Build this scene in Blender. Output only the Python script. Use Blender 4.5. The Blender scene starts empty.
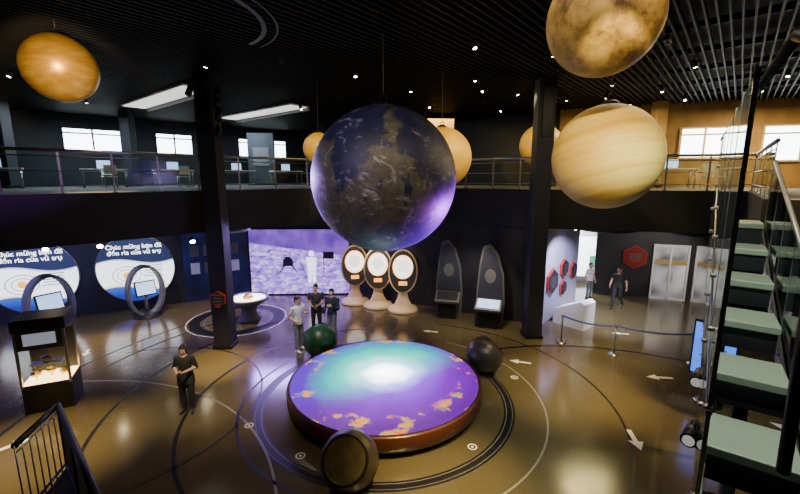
import bpy, bmesh, math, random
from mathutils import Vector, Matrix, Euler
random.seed(4)
V=Vector
# ---------------------------------------------------------------- materials
MATS={}
def mat(name,col=(.5,.5,.5),rough=.5,metal=0,emit=None,es=0,spec=None):
    if name in MATS: return MATS[name]
    m=bpy.data.materials.new(name); m.use_nodes=True
    b=m.node_tree.nodes['Principled BSDF']
    b.inputs['Base Color'].default_value=(*col,1); b.inputs['Roughness'].default_value=rough
    b.inputs['Metallic'].default_value=metal
    if spec is not None: b.inputs['Specular IOR Level'].default_value=spec
    if emit: b.inputs['Emission Color'].default_value=(*emit,1); b.inputs['Emission Strength'].default_value=es
    MATS[name]=m; return m
class NT:
    def __init__(s,name,rough=.5):
        s.m=mat(name,rough=rough); s.t=s.m.node_tree; s.b=s.t.nodes['Principled BSDF']
        s.tc=s.t.nodes.new('ShaderNodeTexCoord').outputs['Object']
    def n(s,ty,**kw):
        n=s.t.nodes.new(ty)
        for k,v in kw.items():
            if hasattr(n,k): setattr(n,k,v)
            else: n.inputs[k].default_value=v
        return n
    def l(s,a,b): s.t.links.new(a,b)
    def mapping(s,scale=(1,1,1),loc=(0,0,0),rot=(0,0,0)):
        n=s.n('ShaderNodeMapping'); n.inputs['Scale'].default_value=scale; n.inputs['Location'].default_value=loc; n.inputs['Rotation'].default_value=rot
        s.l(s.tc,n.inputs[0]); return n.outputs[0]
    def noise(s,vec,scale,detail=4,rough=.5,dist=0):
        n=s.n('ShaderNodeTexNoise',Scale=scale,Detail=detail,Roughness=rough,Distortion=dist); s.l(vec,n.inputs['Vector']); return n.outputs['Fac']
    def ramp(s,fac,stops):
        n=s.n('ShaderNodeValToRGB'); e=n.color_ramp.elements
        while len(e)<len(stops): e.new(.5)
        for i,(p,c) in enumerate(stops):
            e[i].position=p; e[i].color=(*c,1) if len(c)==3 else c
        s.l(fac,n.inputs[0]); return n.outputs['Color']
    def mix(s,fac,a,b,mode='MIX'):
        n=s.n('ShaderNodeMix',data_type='RGBA',blend_type=mode)
        for v,i in ((fac,0),(a,6),(b,7)):
            if hasattr(v,'is_linked'): s.l(v,n.inputs[i])
            else: n.inputs[i].default_value=v if i==0 else (*v,1)
        return n.outputs[2]
    def math(s,op,a,b=0):
        n=s.n('ShaderNodeMath',operation=op)
        for v,i in ((a,0),(b,1)):
            if hasattr(v,'is_linked'): s.l(v,n.inputs[i])
            else: n.inputs[i].default_value=v
        return n.outputs[0]
    def base(s,c): s.l(c,s.b.inputs['Base Color'])
    def bump(s,f,st=.2,d=.02):
        n=s.n('ShaderNodeBump',Strength=st,Distance=d); s.l(f,n.inputs['Height']); s.l(n.outputs[0],s.b.inputs['Normal'])
    def emis(s,c,st): s.l(c,s.b.inputs['Emission Color']); s.b.inputs['Emission Strength'].default_value=st

black=mat('black_metal',(.012,.012,.014),.4,.3)
dark=mat('dark_paint',(.02,.021,.026),.55)
darkblue=mat('dark_blue_paint',(.014,.016,.026),.6)
grey=mat('grey_paint',(.13,.13,.14),.5)
steel=mat('steel',(.42,.43,.45),.3,.9)
white=mat('white_paint',(.8,.8,.8),.45)
cream=mat('cream_paint',(.66,.52,.30),.4)
red=mat('red_paint',(.5,.03,.02),.4)
glow_white=mat('glow_white',(.9,.9,.9),.5,emit=(1,.97,.92),es=4)
glow_day=mat('glow_daylight',(.9,.9,.9),.5,emit=(.80,.93,1),es=10)
glow_warm=mat('glow_warm',(.9,.8,.6),.5,emit=(1,.66,.25),es=7)
glow_lamp=mat('glow_lamp',(1,1,1),.5,emit=(1,.82,.5),es=50)
glow_blue=mat('glow_blue',(.05,.1,.6),.4,emit=(.05,.2,1),es=1.5)
glow_orange=mat('glow_orange',(.8,.4,.1),.4,emit=(1,.38,.04),es=2.2)
glow_scr=mat('glow_screen_pale',(.4,.5,.7),.3,emit=(.4,.62,1),es=1.6)
gold=mat('gold_exhibit',(.8,.5,.15),.3,.6)
tread=mat('stair_tread_stone',(.15,.175,.13),.45)
brownw=mat('brown_rim',(.08,.022,.012),.3)
g=bpy.data.materials.new('clear_glass'); g.use_nodes=True; t=g.node_tree; t.nodes.clear()
o=t.nodes.new('ShaderNodeOutputMaterial'); mx=t.nodes.new('ShaderNodeMixShader'); tr=t.nodes.new('ShaderNodeBsdfTransparent'); gl=t.nodes.new('ShaderNodeBsdfGlossy')
tr.inputs[0].default_value=(.90,.95,.93,1); gl.inputs['Roughness'].default_value=.03; gl.inputs[0].default_value=(.9,.95,.95,1)
fr=t.nodes.new('ShaderNodeFresnel'); fr.inputs[0].default_value=1.5
t.links.new(fr.outputs[0],mx.inputs[0]); t.links.new(tr.outputs[0],mx.inputs[1]); t.links.new(gl.outputs[0],mx.inputs[2]); t.links.new(mx.outputs[0],o.inputs[0])
glass=g
N=NT('polished_floor')
a=N.noise(N.mapping(),.25,3); bb=N.noise(N.mapping(),22,5,.7)
c=N.ramp(a,[(.3,(.074,.059,.030)),(.7,(.125,.10,.050))]); c2=N.ramp(bb,[(.35,(.86,.86,.86)),(.7,(1.1,1.1,1.1))])
N.base(N.mix(1,c,c2,'MULTIPLY'))
r=N.math('MULTIPLY_ADD',N.noise(N.mapping(),3,4),.1); r.node.inputs[2].default_value=.11; N.l(r,N.b.inputs['Roughness']); N.b.inputs['Specular IOR Level'].default_value=1.0
floor_m=N.m
N=NT('mezzanine_carpet',.9); N.base(N.ramp(N.noise(N.mapping(),14,3),[(.3,(.05,.052,.055)),(.7,(.09,.09,.09))])); carpet=N.m
def wallmat(name,c1,c2,rough=.6,scale=1.5):
    N=NT(name,rough); N.base(N.ramp(N.noise(N.mapping(),scale,4),[(.35,c1),(.65,c2)])); return N.m
w_dark=wallmat('wall_dark',(.013,.014,.018),(.024,.024,.029))
w_fascia=wallmat('fascia_dark',(.006,.006,.009),(.01,.01,.014))
w_up=wallmat('wall_upper_blue',(.022,.03,.045),(.035,.045,.065))
w_warm=wallmat('wall_upper_warm',(.24,.14,.05),(.34,.21,.08))
w_hex=wallmat('wall_lavender_grey',(.3,.3,.42),(.38,.37,.5))
w_white=wallmat('wall_white',(.7,.72,.75),(.8,.8,.82))
ceil_m=wallmat('ceiling_black',(.003,.003,.0035),(.005,.005,.006),.8)
slat_m=mat('ceiling_slat',(.008,.0065,.005),.6,0,spec=.3)
N=NT('wall_starry_blue',.5)
v=N.n('ShaderNodeTexVoronoi',Scale=5.0); N.l(N.mapping(),v.inputs['Vector'])
st=N.ramp(v.outputs['Distance'],[(0,(1,1,1)),(.035,(.8,.85,1)),(.06,(0,0,0))])
neb=N.ramp(N.noise(N.mapping(),.7,5,.6),[(.4,(.004,.006,.025)),(.62,(.01,.02,.1)),(.8,(.06,.04,.2))])
N.base(neb); N.emis(N.mix(1,neb,st,'ADD'),.3); w_star=N.m

# ---------------------------------------------------------------- mesh builder
class B:
    def __init__(s,name): s.name=name; s.bm=bmesh.new(); s.mats=[]
    def mi(s,m):
        if m not in s.mats: s.mats.append(m)
        return s.mats.index(m)
    def _done(s,f0,m,smooth,mtx=None):
        s.bm.faces.ensure_lookup_table(); i=s.mi(m); vs=set()
        for f in s.bm.faces[f0:]:
            f.material_index=i; f.smooth=smooth
            for v in f.verts: vs.add(v)
        if mtx is not None:
            for v in vs: v.co=mtx@v.co
    def box(s,c,size,m,rot=(0,0,0),bevel=0):
        x,y,z=[q/2 for q in size]; M=Matrix.Translation(c)@Euler(rot).to_matrix().to_4x4()
        bm=bmesh.new() if bevel else s.bm
        f0=len(s.bm.faces)
        vs=[bm.verts.new((a*x,b*y,d*z)) for a in(-1,1) for b in(-1,1) for d in(-1,1)]
        fs=[bm.faces.new([vs[i] for i in q]) for q in ((0,1,3,2),(4,6,7,5),(0,4,5,1),(2,3,7,6),(0,2,6,4),(1,5,7,3))]
        if bevel:
            bmesh.ops.bevel(bm,geom=bm.edges[:],offset=bevel,segments=2,affect='EDGES',profile=.5)
            i=s.mi(m)
            for v in bm.verts: v.co=M@v.co
            for f in bm.faces: f.material_index=i
            me=bpy.data.meshes.new('tmp'); bm.to_mesh(me); bm.free(); s.bm.from_mesh(me); bpy.data.meshes.remove(me); return s
        s._done(f0,m,False,M); return s
    def cyl(s,p0,p1,r0,m,r1=None,seg=20,smooth=True,caps=True):
        if r1 is None:r1=r0
        p0=V(p0);p1=V(p1); s.loft([(p0,r0,r0),(p1,r1,r1)],m,seg,axis=(p1-p0),caps=caps,smooth=smooth); return s
    def loft(s,rings,m,seg=20,axis=(0,0,1),caps=True,smooth=True):
        f0=len(s.bm.faces); q=V(axis).to_track_quat('Z','Y').to_matrix() if V(axis).normalized()!=V((0,0,1)) else Matrix.Identity(3)
        R=[]
        for (c,rx,ry) in rings:
            R.append([s.bm.verts.new(V(c)+q@V((rx*math.cos(2*math.pi*i/seg),ry*math.sin(2*math.pi*i/seg),0))) for i in range(seg)])
        for A,C in zip(R,R[1:]):
            for i in range(seg):
                j=(i+1)%seg; s.bm.faces.new((A[i],A[j],C[j],C[i]))
        s._done(f0,m,smooth)
        if caps:
            f1=len(s.bm.faces); s.bm.faces.new(R[0][::-1]); s.bm.faces.new(R[-1]); s._done(f1,m,False)
        return s
    def lathe(s,prof,m,c=(0,0,0),seg=48,smooth=True,sx=1,sy=1):
        f0=len(s.bm.faces); R=[]
        for (r,z) in prof:
            if r<1e-5: R.append([s.bm.verts.new((c[0],c[1],c[2]+z))])
            else: R.append([s.bm.verts.new((c[0]+sx*r*math.cos(2*math.pi*i/seg),c[1]+sy*r*math.sin(2*math.pi*i/seg),c[2]+z)) for i in range(seg)])
        for A,C in zip(R,R[1:]):
            for i in range(seg):
                j=(i+1)%seg
                if len(A)==1 and len(C)==1: continue
                if len(A)==1: s.bm.faces.new((A[0],C[j],C[i]))
                elif len(C)==1: s.bm.faces.new((A[i],A[j],C[0]))
                else: s.bm.faces.new((A[i],A[j],C[j],C[i]))
        s._done(f0,m,smooth); return s
    def sph(s,c,r,m,seg=24,rot=None):
        if not hasattr(r,'__len__'): r=(r,r,r)
        f0=len(s.bm.faces); rings=max(6,seg//2)
        mtx=Matrix.Translation(c)@((rot if rot else Matrix.Identity(3)).to_4x4())@Matrix.Diagonal((*r,1))
        bmesh.ops.create_uvsphere(s.bm,u_segments=seg,v_segments=rings,radius=1)
        s._done(f0,m,True,mtx); return s
    def tube(s,pts,r,m,seg=10):
        for a,b in zip(pts,pts[1:]): s.cyl(a,b,r,m,seg=seg)
        for p in pts[1:-1]: s.sph(p,r,m,seg=max(8,seg))
        return s
    def prism(s,poly,z0,z1,m,mtop=None,mbot=None):
        f0=len(s.bm.faces)
        A=[s.bm.verts.new((x,y,z0)) for x,y in poly]; C=[s.bm.verts.new((x,y,z1)) for x,y in poly]; n=len(poly)
        for i in range(n): s.bm.faces.new((A[i],A[(i+1)%n],C[(i+1)%n],C[i]))
        s._done(f0,m,False); f1=len(s.bm.faces); s.bm.faces.new(C); s._done(f1,mtop or m,False)
        f1=len(s.bm.faces); s.bm.faces.new(A[::-1]); s._done(f1,mbot or m,False); return s
    def plate(s,poly,y0,y1,m,mf=None,mtx=None):
        f0=len(s.bm.faces)
        A=[s.bm.verts.new((x,y0,z)) for x,z in poly]; C=[s.bm.verts.new((x,y1,z)) for x,z in poly]; n=len(poly)
        for v in A+C:
            if mtx is not None: v.co=mtx@v.co
        for i in range(n): s.bm.faces.new((A[i],C[i],C[(i+1)%n],A[(i+1)%n]))
        s._done(f0,m,False); f1=len(s.bm.faces); s.bm.faces.new(A); s._done(f1,mf or m,False)
        f1=len(s.bm.faces); s.bm.faces.new(C[::-1]); s._done(f1,m,False); return s
    def ring(s,c,r0,r1,z,m,a0=0,a1=360,seg=96):
        f0=len(s.bm.faces); n=max(4,int(seg*(a1-a0)/360)); P=[]
        for i in range(n+1):
            a=math.radians(a0+(a1-a0)*i/n); P.append((s.bm.verts.new((c[0]+r0*math.cos(a),c[1]+r0*math.sin(a),z)),s.bm.verts.new((c[0]+r1*math.cos(a),c[1]+r1*math.sin(a),z))))
        for a,b in zip(P,P[1:]): s.bm.faces.new((a[0],a[1],b[1],b[0]))
        s._done(f0,m,False); return s
    def fin(s,loc=(0,0,0),rz=0,recalc=True):
        if recalc: bmesh.ops.recalc_face_normals(s.bm,faces=s.bm.faces)
        me=bpy.data.meshes.new(s.name); s.bm.to_mesh(me); s.bm.free()
        for m in s.mats: me.materials.append(m)
        ob=bpy.data.objects.new(s.name,me); bpy.context.collection.objects.link(ob); ob.location=loc; ob.rotation_euler=(0,0,rz); return ob
def oval(rx,rz,cx=0,cz=0,n=40): return [(cx+rx*math.cos(2*math.pi*i/n),cz+rz*math.sin(2*math.pi*i/n)) for i in range(n)]
GAIN=2.5
def spot(loc,tgt,e,col=(1,.85,.6),deg=40,blend=.6,r=.06):
    L=bpy.data.lights.new('spot','SPOT'); L.energy=e*GAIN; L.color=col; L.spot_size=math.radians(deg); L.spot_blend=blend; L.shadow_soft_size=r
    o=bpy.data.objects.new('spot_light',L); bpy.context.collection.objects.link(o); o.location=loc
    o.rotation_euler=(V(tgt)-V(loc)).to_track_quat('-Z','Y').to_euler(); return o
def area(loc,tgt,e,col,sx,sy):
    L=bpy.data.lights.new('area','AREA'); L.energy=e*GAIN; L.color=col; L.shape='RECTANGLE'; L.size=sx; L.size_y=sy
    o=bpy.data.objects.new('area_light',L); bpy.context.collection.objects.link(o); o.location=loc
    o.rotation_euler=(V(tgt)-V(loc)).to_track_quat('-Z','Y').to_euler(); return o
def point(loc,e,col,r=.1):
    L=bpy.data.lights.new('point','POINT'); L.energy=e*GAIN; L.color=col; L.shadow_soft_size=r
    o=bpy.data.objects.new('point_light',L); bpy.context.collection.objects.link(o); o.location=loc; return o

# ---------------------------------------------------------------- room shell
ZC=8.6; ZM=5.1; ZB=3.75
B('floor').box((0,12,-.1),(44,38,.2),floor_m).fin()
B('ceiling').box((0,12,ZC+.45),(44,38,.2),ceil_m).fin()
b=B('ceiling_slats'); ang=math.radians(50)
for i in range(-150,151):
    off=i*.19; c=V((0,12,0))+V((-math.sin(ang),math.cos(ang),0))*off
    b.box((c.x,c.y,ZC+.06),(60,.04,.12),slat_m,(0,0,ang))
for i in range(-10,11):
    off=i*2.2; c=V((0,12,0))+V((math.cos(ang),math.sin(ang),0))*off
    b.box((c.x,c.y,ZC+.2),(60,.08,.14),slat_m,(0,0,ang+math.pi/2))
bm=b.bm
for (co,no) in (((-21.9,0,0),(-1,0,0)),((21.9,0,0),(1,0,0)),((0,-6.9,0),(0,-1,0)),((0,30.9,0),(0,1,0))):
    bmesh.ops.bisect_plane(bm,geom=bm.verts[:]+bm.edges[:]+bm.faces[:],plane_co=co,plane_no=no,clear_outer=True)
b.fin()
def wall(name,p0,p1,z0,z1,m,th=.15):
    p0=V((*p0,0));p1=V((*p1,0)); d=p1-p0; mid=(p0+p1)/2
    return B(name).box((0,0,(z1-z0)/2),(d.length,th,z1-z0),m).fin((mid.x,mid.y,z0),math.atan2(d.y,d.x))
wall('wall_front',(-22,-7),(22,-7),0,9,w_dark)
wall('wall_left',(-22,-7),(-22,31),0,9,w_dark)
wall('wall_right',(22,-7),(22,31),0,9,w_dark)
wall('wall_back',(-22,31),(22,31),0,9,w_dark)
wall('wall_lower_left',(-21.9,6),(-16.5,13.8),0,ZB,w_dark)
wall('wall_lower_circles',(-16.5,13.8),(-9.6,17.36),0,ZB,w_dark)
wall('wall_lower_stars',(-9.6,17.36),(-7.2,18.6),0,ZB,w_star)
wall('wall_lower_screen',(-7.2,18.6),(-2.2,18.75),0,ZB,w_dark)
wall('wall_lower_middle',(-2.2,18.75),(5.1,14.6),0,ZB,w_dark)
wall('wall_lower_hexagons',(5.1,14.3),(7.6,16.9),0,ZB,w_hex)
wall('wall_lower_passage',(9.35,18.8),(14.6,17.0),0,ZB,w_dark)
wall('wall_lower_right',(14.6,17.0),(21.9,14.5),0,ZB,w_dark)
wall('wall_passage_room',(5.5,21),(13,21),0,ZB,w_white)
wall('wall_upper_left',(-21.9,15.8),(-7,29),ZM,ZC+.1,w_up)
wall('wall_upper_back',(-7,29),(3,24),ZM,ZC+.1,w_dark)
wall('wall_upper_mid',(3,24),(7.5,19.5),ZM,ZC+.1,w_dark)
wall('wall_upper_right',(7.5,19.5),(21.9,15),ZM,ZC+.1,w_warm)
inner=[(-21.9,1.5),(-14,5.6),(-9.5,9.5),(-6.35,12.95),(-3.5,15.6),(-.8,16.6),(1.6,16.3),(3.4,15.2),(5,13.95),(10.6,12.3),(7.0,7.75),(9.5,5.2),(21.9,4)]
B('mezzanine_floor').prism(inner+[(21.9,30.9),(-21.9,30.9)],ZB,ZM,w_fascia,mtop=carpet,mbot=w_dark).fin()
for (x,y,rz) in ((-5.78,12.55,.0),(4.64,13.4,0)):
    b=B('column'); b.box((0,0,ZC/2),(.54,.54,ZC-.02),darkblue,bevel=.02); b.box((0,0,.06),(.62,.62,.12),black,bevel=.01)
    b.box((0,-.28,7.6),(.3,.06,1.6),black)
    b.fin((x,y,0),rz)
for (x,y) in ((-15.3,15.9),(-12.9,19.6),(-4.5,23.5),(10.7,17.2)):
    b=B('upper_column'); b.box((0,0,(ZC-ZM)/2),(.45,.45,ZC-ZM-.02),darkblue if x<0 else w_warm,bevel=.02); b.box((0,0,.06),(.52,.52,.12),black); b.fin((x,y,ZM))
def railing(name,pts,zb,h=1.1,post=1.3,glassy=True,m=steel,bars=3):
    b=B(name)
    for p,q in zip(pts,pts[1:]):
        p=V((*p,0));q=V((*q,0)); d=q-p; n=max(1,round(d.length/post)); a=math.atan2(d.y,d.x)
        for i in range(n+1):
            c=p+d*i/n; b.box((c.x,c.y,zb+h/2),(.05,.02,h),m,(0,0,a)); b.box((c.x,c.y,zb+.01),(.12,.1,.02),m,(0,0,a))
        b.cyl((p.x,p.y,zb+h),(q.x,q.y,zb+h),.045,m,seg=12)
        for k in range(bars):
            z=zb+.2+k*(h-.35)/max(1,bars-1) if bars>1 else zb+.5
            b.cyl((p.x,p.y,z),(q.x,q.y,z),.014,m,seg=6)
        if glassy:
            c=(p+q)/2; b.box((c.x,c.y,zb+h/2),(d.length-.1,.01,h-.25),glass,(0,0,a))
    return b.fin()
ins=[(-14,5.75),(-9.55,9.65),(-6.5,13.1),(-3.6,15.75),(-.8,16.75),(1.65,16.45),(3.5,15.3),(5.2,14.1),(10.8,12.4),(7.15,7.8)]
railing('balcony_railing',ins,ZM)

def window(name,p0,p1,z0,z1,nm=2,pane=glow_day,fr=dark):
    p0=V((*p0,0));p1=V((*p1,0)); d=p1-p0; w=d.length; b=B(name); h=z1-z0
    b.box((0,0,h/2),(w,.03,h),pane)
    for x in (-w/2,w/2): b.box((x,-.03,h/2),(.08,.1,h+.08),fr)
    for z in (0,h,h*.78): b.box((0,-.03,z),(w+.08,.1,.07),fr)
    for i in range(1,nm): b.box((-w/2+w*i/nm,-.03,h/2),(.08,.08,h),fr)
    m=(p0+p1)/2; a=math.atan2(d.y,d.x); n=V((math.sin(a),-math.cos(a),0))*.12
    return b.fin((m.x+n.x,m.y+n.y,z0),a)
def onl(x): return (x,15.8+(x+21.9)*(13.2/14.9))
window('window_1',onl(-16.7),onl(-14.9),6.85,7.95,2)
window('window_2',onl(-13.7),onl(-12.3),6.85,7.95,2)
window('window_3',onl(-10.3),onl(-7.9),6.85,7.95,3)
def onr(x): return (x,19.5-(x-7.5)*(4.5/14.4))
window('window_4',onr(12.2),onr(13.9),6.35,7.6,2,fr=cream)
window('window_5',onr(15.0),onr(17.5),6.2,7.6,2,fr=cream)
def door(name,c,a,w,h,m,pane):
    b=B(name); b.box((0,0,h/2),(w-.1,.03,h-.1),pane)
    for x in (-w/2,0,w/2): b.box((x,-.03,h/2),(.07,.09,h),m)
    for z in (.05,h): b.box((0,-.03,z),(w+.08,.09,.1),m)
    b.box((0,-.03,1.75),(w,.06,.2),mat('door_sign_yellow',(.45,.33,.12),.5)) 
    b.cyl((-.1,-.12,.9),(-.1,-.12,1.3),.015,steel); b.cyl((.1,-.12,.9),(.1,-.12,1.3),.015,steel)
    return b.fin(c,a)
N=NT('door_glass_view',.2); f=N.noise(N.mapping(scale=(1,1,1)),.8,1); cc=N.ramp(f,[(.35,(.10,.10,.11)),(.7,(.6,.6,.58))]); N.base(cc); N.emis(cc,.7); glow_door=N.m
aR=math.atan2(-1.8,5.25)
door('door_1',(12.2,17.68,0),aR,1.35,2.5,white,glow_door)
door('door_2',(13.75,17.14,0),aR,1.35,2.5,white,glow_door)
glow_p=mat('glow_panel',(.9,.9,.9),.5,emit=(1,.97,.88),es=1.1)
def cpanel(p,q,w=.95):
    p=V((*p,0));q=V((*q,0)); d=q-p; c=(p+q)/2
    b=B('ceiling_light_panel'); b.box((0,0,-.03),(d.length,w,.06),white); b.box((0,0,-.065),(d.length-.1,w-.1,.02),glow_p)
    b.box((0,w/2+.05,-.08),(d.length,.06,.2),grey); b.fin((c.x,c.y,ZC-.01),math.atan2(d.y,d.x))
cpanel((-11.6,18.2),(-6.9,14.3)); cpanel((-9.0,21.7),(-4.3,17.9)); cpanel((-17,15.5),(-14,13))
b=B('curved_lighting_track'); b.ring((-4.9,8.4),2.1,2.2,0,grey,-60,50); b.ring((-4.9,8.4),2.4,2.44,0,grey,-60,50); b.fin((0,0,ZC-.02))
b=B('ceiling_spotlights')
def cspot(x,y,z=ZC,tilt=(0,0),on=True,s=1):
    b.cyl((x,y,z),(x,y,z-.12*s),.02*s,black,seg=8); e=V((x+tilt[0]*.12,y+tilt[1]*.12,z-.28*s)); p=V((x,y,z-.1*s))
    b.cyl(p,e,.055*s,black,.065*s,seg=14)
    if on: dd=(e-p).normalized(); b.cyl(e,e+dd*.006,.04*s,glow_lamp,seg=12)
for (x,y) in [(-9,8),(-7.4,9.2),(-3.1,6.5),(-5,11),(-11,12),(-3,10.5),(-1.3,12),(-2.2,15),(1.6,9.5),(2.2,12.5),(3.2,16),(5,11),(5.7,9.2),(7.6,11),(8.7,14),(6.2,15.5),(9.8,9),(1.2,17),(-4.2,17.5),(-8,17),(-12,16),(3.6,10),(4.4,18),(10.5,15.5),(0.4,14),(7,6.5),(-12.5,9.5),(6.6,13),(7.4,15),(9,16.5),(12,14),(4,14.5),(2.8,14),(-.5,18),(5.5,17),(11,12)]:
    cspot(x,y,tilt=(random.uniform(-.6,.6),random.uniform(-.6,.6)),on=random.random()<.8)
b.fin()
b=B('column_spotlights')
for i,(z,dx) in enumerate(((8.3,-.35),(7.95,.38),(7.6,.4),(7.1,.36),(8.2,.42))):
    cspot(-5.78+dx,12.35,z,(dx,-1),False,1.5)
b.fin()
b=B('recessed_downlights')
for (x,y) in ((-9.2,14.8),(-5.2,17.2),(-2.8,17.4),(0.2,17.2),(6.5,14.7),(8.6,15),(11,14.5),(13,14)):
    b.cyl((x,y,ZB),(x,y,ZB-.14),.07,black,seg=16); b.cyl((x,y,ZB-.14),(x,y,ZB-.147),.05,glow_lamp,seg=16)
b.fin()
b=B('pendant_spotlights')
for (x,y,z) in ((-9.9,13.0,3.3),(-11.7,13.0,3.2),(-7.7,14.6,3.2)):
    b.cyl((x,y,ZB),(x,y,z+.1),.015,black,seg=8); p=V((x,y,z+.12)); e=V((x+.1,y-.12,z)); b.cyl(p,e,.07,black,.1,seg=16); b.sph(e,(.085,.085,.07),glow_lamp,14)
b.fin()
for (x,y,r) in ((-12.6,12.6,1.1),(-6.6,15.2,.8),(8.0,15.4,1.0),(10.5,14.2,.8)):
    B('ceiling_disc_lamp').lathe([(0,0),(r,0),(r+.03,-.06),(r,-.14),(r-.08,-.16),(0,-.12)],grey if x<0 else dark).cyl((0,0,0),(0,0,.1),.05,black).fin((x,y,ZB-.1))

# ---------------------------------------------------------------- projection table
N=NT('projected_planet_image',.35)
sep=N.n('ShaderNodeSeparateXYZ'); N.l(N.tc,sep.inputs[0])
off=N.mapping(loc=(-.05,-.3,0)); ln=N.n('ShaderNodeVectorMath',operation='LENGTH'); 
flat=N.n('ShaderNodeVectorMath',operation='MULTIPLY'); N.l(off,flat.inputs[0]); flat.inputs[1].default_value=(.42,.42,0); N.l(flat.outputs[0],ln.inputs[0])
rad=ln.outputs['Value']; nz=N.noise(N.mapping(),1.0,5,.55,.7)
rn=N.math('ADD',rad,N.math('MULTIPLY',N.math('SUBTRACT',nz,.5),.26))
A=N.ramp(rn,[(0,(5,5,5)),(.14,(3.2,3.4,3.5)),(.28,(.6,1.25,1.3)),(.48,(.04,.72,.58)),(.68,(.01,.36,.42)),(.92,(.09,.01,.45))])
C=N.ramp(rn,[(0,(5,5,5)),(.14,(3,2.8,3.6)),(.28,(.6,.45,1.6)),(.45,(.25,.04,.85)),(.7,(.17,.0,.45)),(1,(.09,.0,.22))])
xf=N.math('ADD',N.math('MULTIPLY',sep.outputs[0],.20),N.math('ADD',N.math('MULTIPLY',sep.outputs[1],-.28),.50))
xm=N.ramp(xf,[(.34,(0,0,0)),(.72,(1,1,1))])
col=N.mix(xm,A,C)
n2=N.noise(N.mapping(loc=(3,1,0)),1.9,5,.6)
ed=N.ramp(rad,[(.75,(0,0,0)),(.84,(1,1,1))]); pm=N.mix(1,ed,N.ramp(n2,[(.55,(0,0,0)),(.61,(1,1,1))]),'MULTIPLY')
pc=N.ramp(N.noise(N.mapping(),6,4),[(.35,(.7,.08,.01)),(.5,(.8,.3,.03)),(.62,(.05,.3,.1))])
col=N.mix(pm,col,pc)
N.base(N.mix(.95,col,(0,0,0))); N.emis(col,2.1)
disc_m=N.m
b=B('projection_table'); 
b.lathe([(2.2,0),(2.2,.1),(2.36,.12),(2.42,.2),(2.42,.46),(2.40,.5),(2.33,.51)],brownw,seg=96)
b.lathe([(2.33,.51),(2.31,.495),(0,.495)],disc_m,seg=96)
b.ring((0,0),2.33,2.35,.513,black)
TC=(-.38,9.45)
b.fin((*TC,0))
def rockmat(name,c1,c2,sc=2.5,rough=.5,bump=.3):
    N=NT(name,rough); f=N.noise(N.mapping(),sc,6,.65,.3); N.base(N.ramp(f,[(.3,c1),(.7,c2)])); N.bump(f,bump,.04); return N.m
for (nm,p,c1,c2) in (('planet_model_ball',(-.9,6.42),(.03,.025,.012),(.07,.055,.028)),('planet_model_ball',(2.42,10.75),(.02,.018,.018),(.05,.042,.036)),('planet_model_ball',(-2.5,11.8),(.008,.05,.028),(.02,.1,.045))):
    m=rockmat('ball_rock_%g'%p[0],c1,c2,3,.35,.15); b=B(nm)
    r=.52; prof=[]
    for i in range(25):
        a=math.pi*(i/24)*.72; prof.append((r*math.sin(a),-r*math.cos(a)))
    b.lathe(prof,m,seg=48); rr,zz=prof[-1]
    b.lathe([(rr,zz),(rr+.015,zz+.012),(rr-.01,zz+.025),(rr-.035,zz+.01)],black,seg=48)
    b.lathe([(rr-.035,zz+.01),(0,zz+.01)],rockmat('ball_face_%g'%p[0],tuple(q*1.5 for q in c1),tuple(q*1.5 for q in c2),6,.3,.1),seg=48)
    d=V((p[0]-TC[0],p[1]-TC[1],.0)).normalized(); dd=(d*.8+V((0,0,.6))).normalized()
    R=dd.to_track_quat('Z','Y').to_matrix().to_4x4()
    for v in b.bm.verts: v.co=R@v.co
    b.lathe([(0,-.52),(.3,-.52),(.26,-.44),(.2,-.42)],black)
    b.fin((*p,.52))
# ---------------------------------------------------------------- floor graphics
line_m=mat('floor_line_dark',(.008,.008,.01),.35); arrow_m=mat('floor_marking_white',(.75,.75,.72),.4); lite=mat('floor_line_grey',(.2,.19,.17),.35)
b=B('floor_orbit_lines')
b.ring(TC,2.95,3.2,.002,line_m); b.ring(TC,3.0,3.015,.004,lite);b.ring(TC,3.14,3.15,.004,lite)
b.ring(TC,3.5,3.57,.003,line_m,80,265); b.ring(TC,4.7,4.78,.003,line_m,95,255); b.ring((TC[0]-.3,TC[1]+.4),6.3,6.38,.003,line_m,110,235)
b.ring(TC,8.4,8.5,.003,line_m,130,225); b.ring((1,9),10.6,10.68,.003,line_m,140,200); b.ring(TC,3.9,3.94,.003,lite,-80,60); b.ring((0,9.5),5.2,5.25,.003,line_m,-50,75)
b.ring((5,6),6.5,6.6,.003,line_m,20,110); b.ring((-8,4),6.2,6.25,.003,lite,10,110); b.ring((-7,9),3.4,3.45,.003,line_m,-60,120)
b.fin()
b=B('floor_circle_graphic'); b.ring((0,0),1.35,1.75,.003,line_m); b.ring((0,0),1.82,1.86,.004,arrow_m); b.ring((0,0),1.2,1.23,.004,lite); b.fin((-6.4,15.1,0))
def arrow(x,y,a,s=1):
    b=B('floor_arrow_marking')
    P=[(-.35,-.05),(.05,-.05),(.05,-.15),(.35,0),(.05,.15),(.05,.05),(-.35,.05)]
    b.bm.faces.new([b.bm.verts.new((px*s,py*s,0)) for px,py in P]); b._done(0,arrow_m,False); b.fin((x,y,.006),a,False)
arrow(3.64,11.36,2.8,.9); arrow(5.0,7.7,-1.75); arrow(7.25,10.4,3.0,1); arrow(-8.1,7.5,.9,1.1); arrow(-10,12,-1.1,.8); arrow(1.1,13.8,2.9,.8); arrow(7.9,13.6,2.9,.8); arrow(8.6,8.1,2.2,.8)
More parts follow.
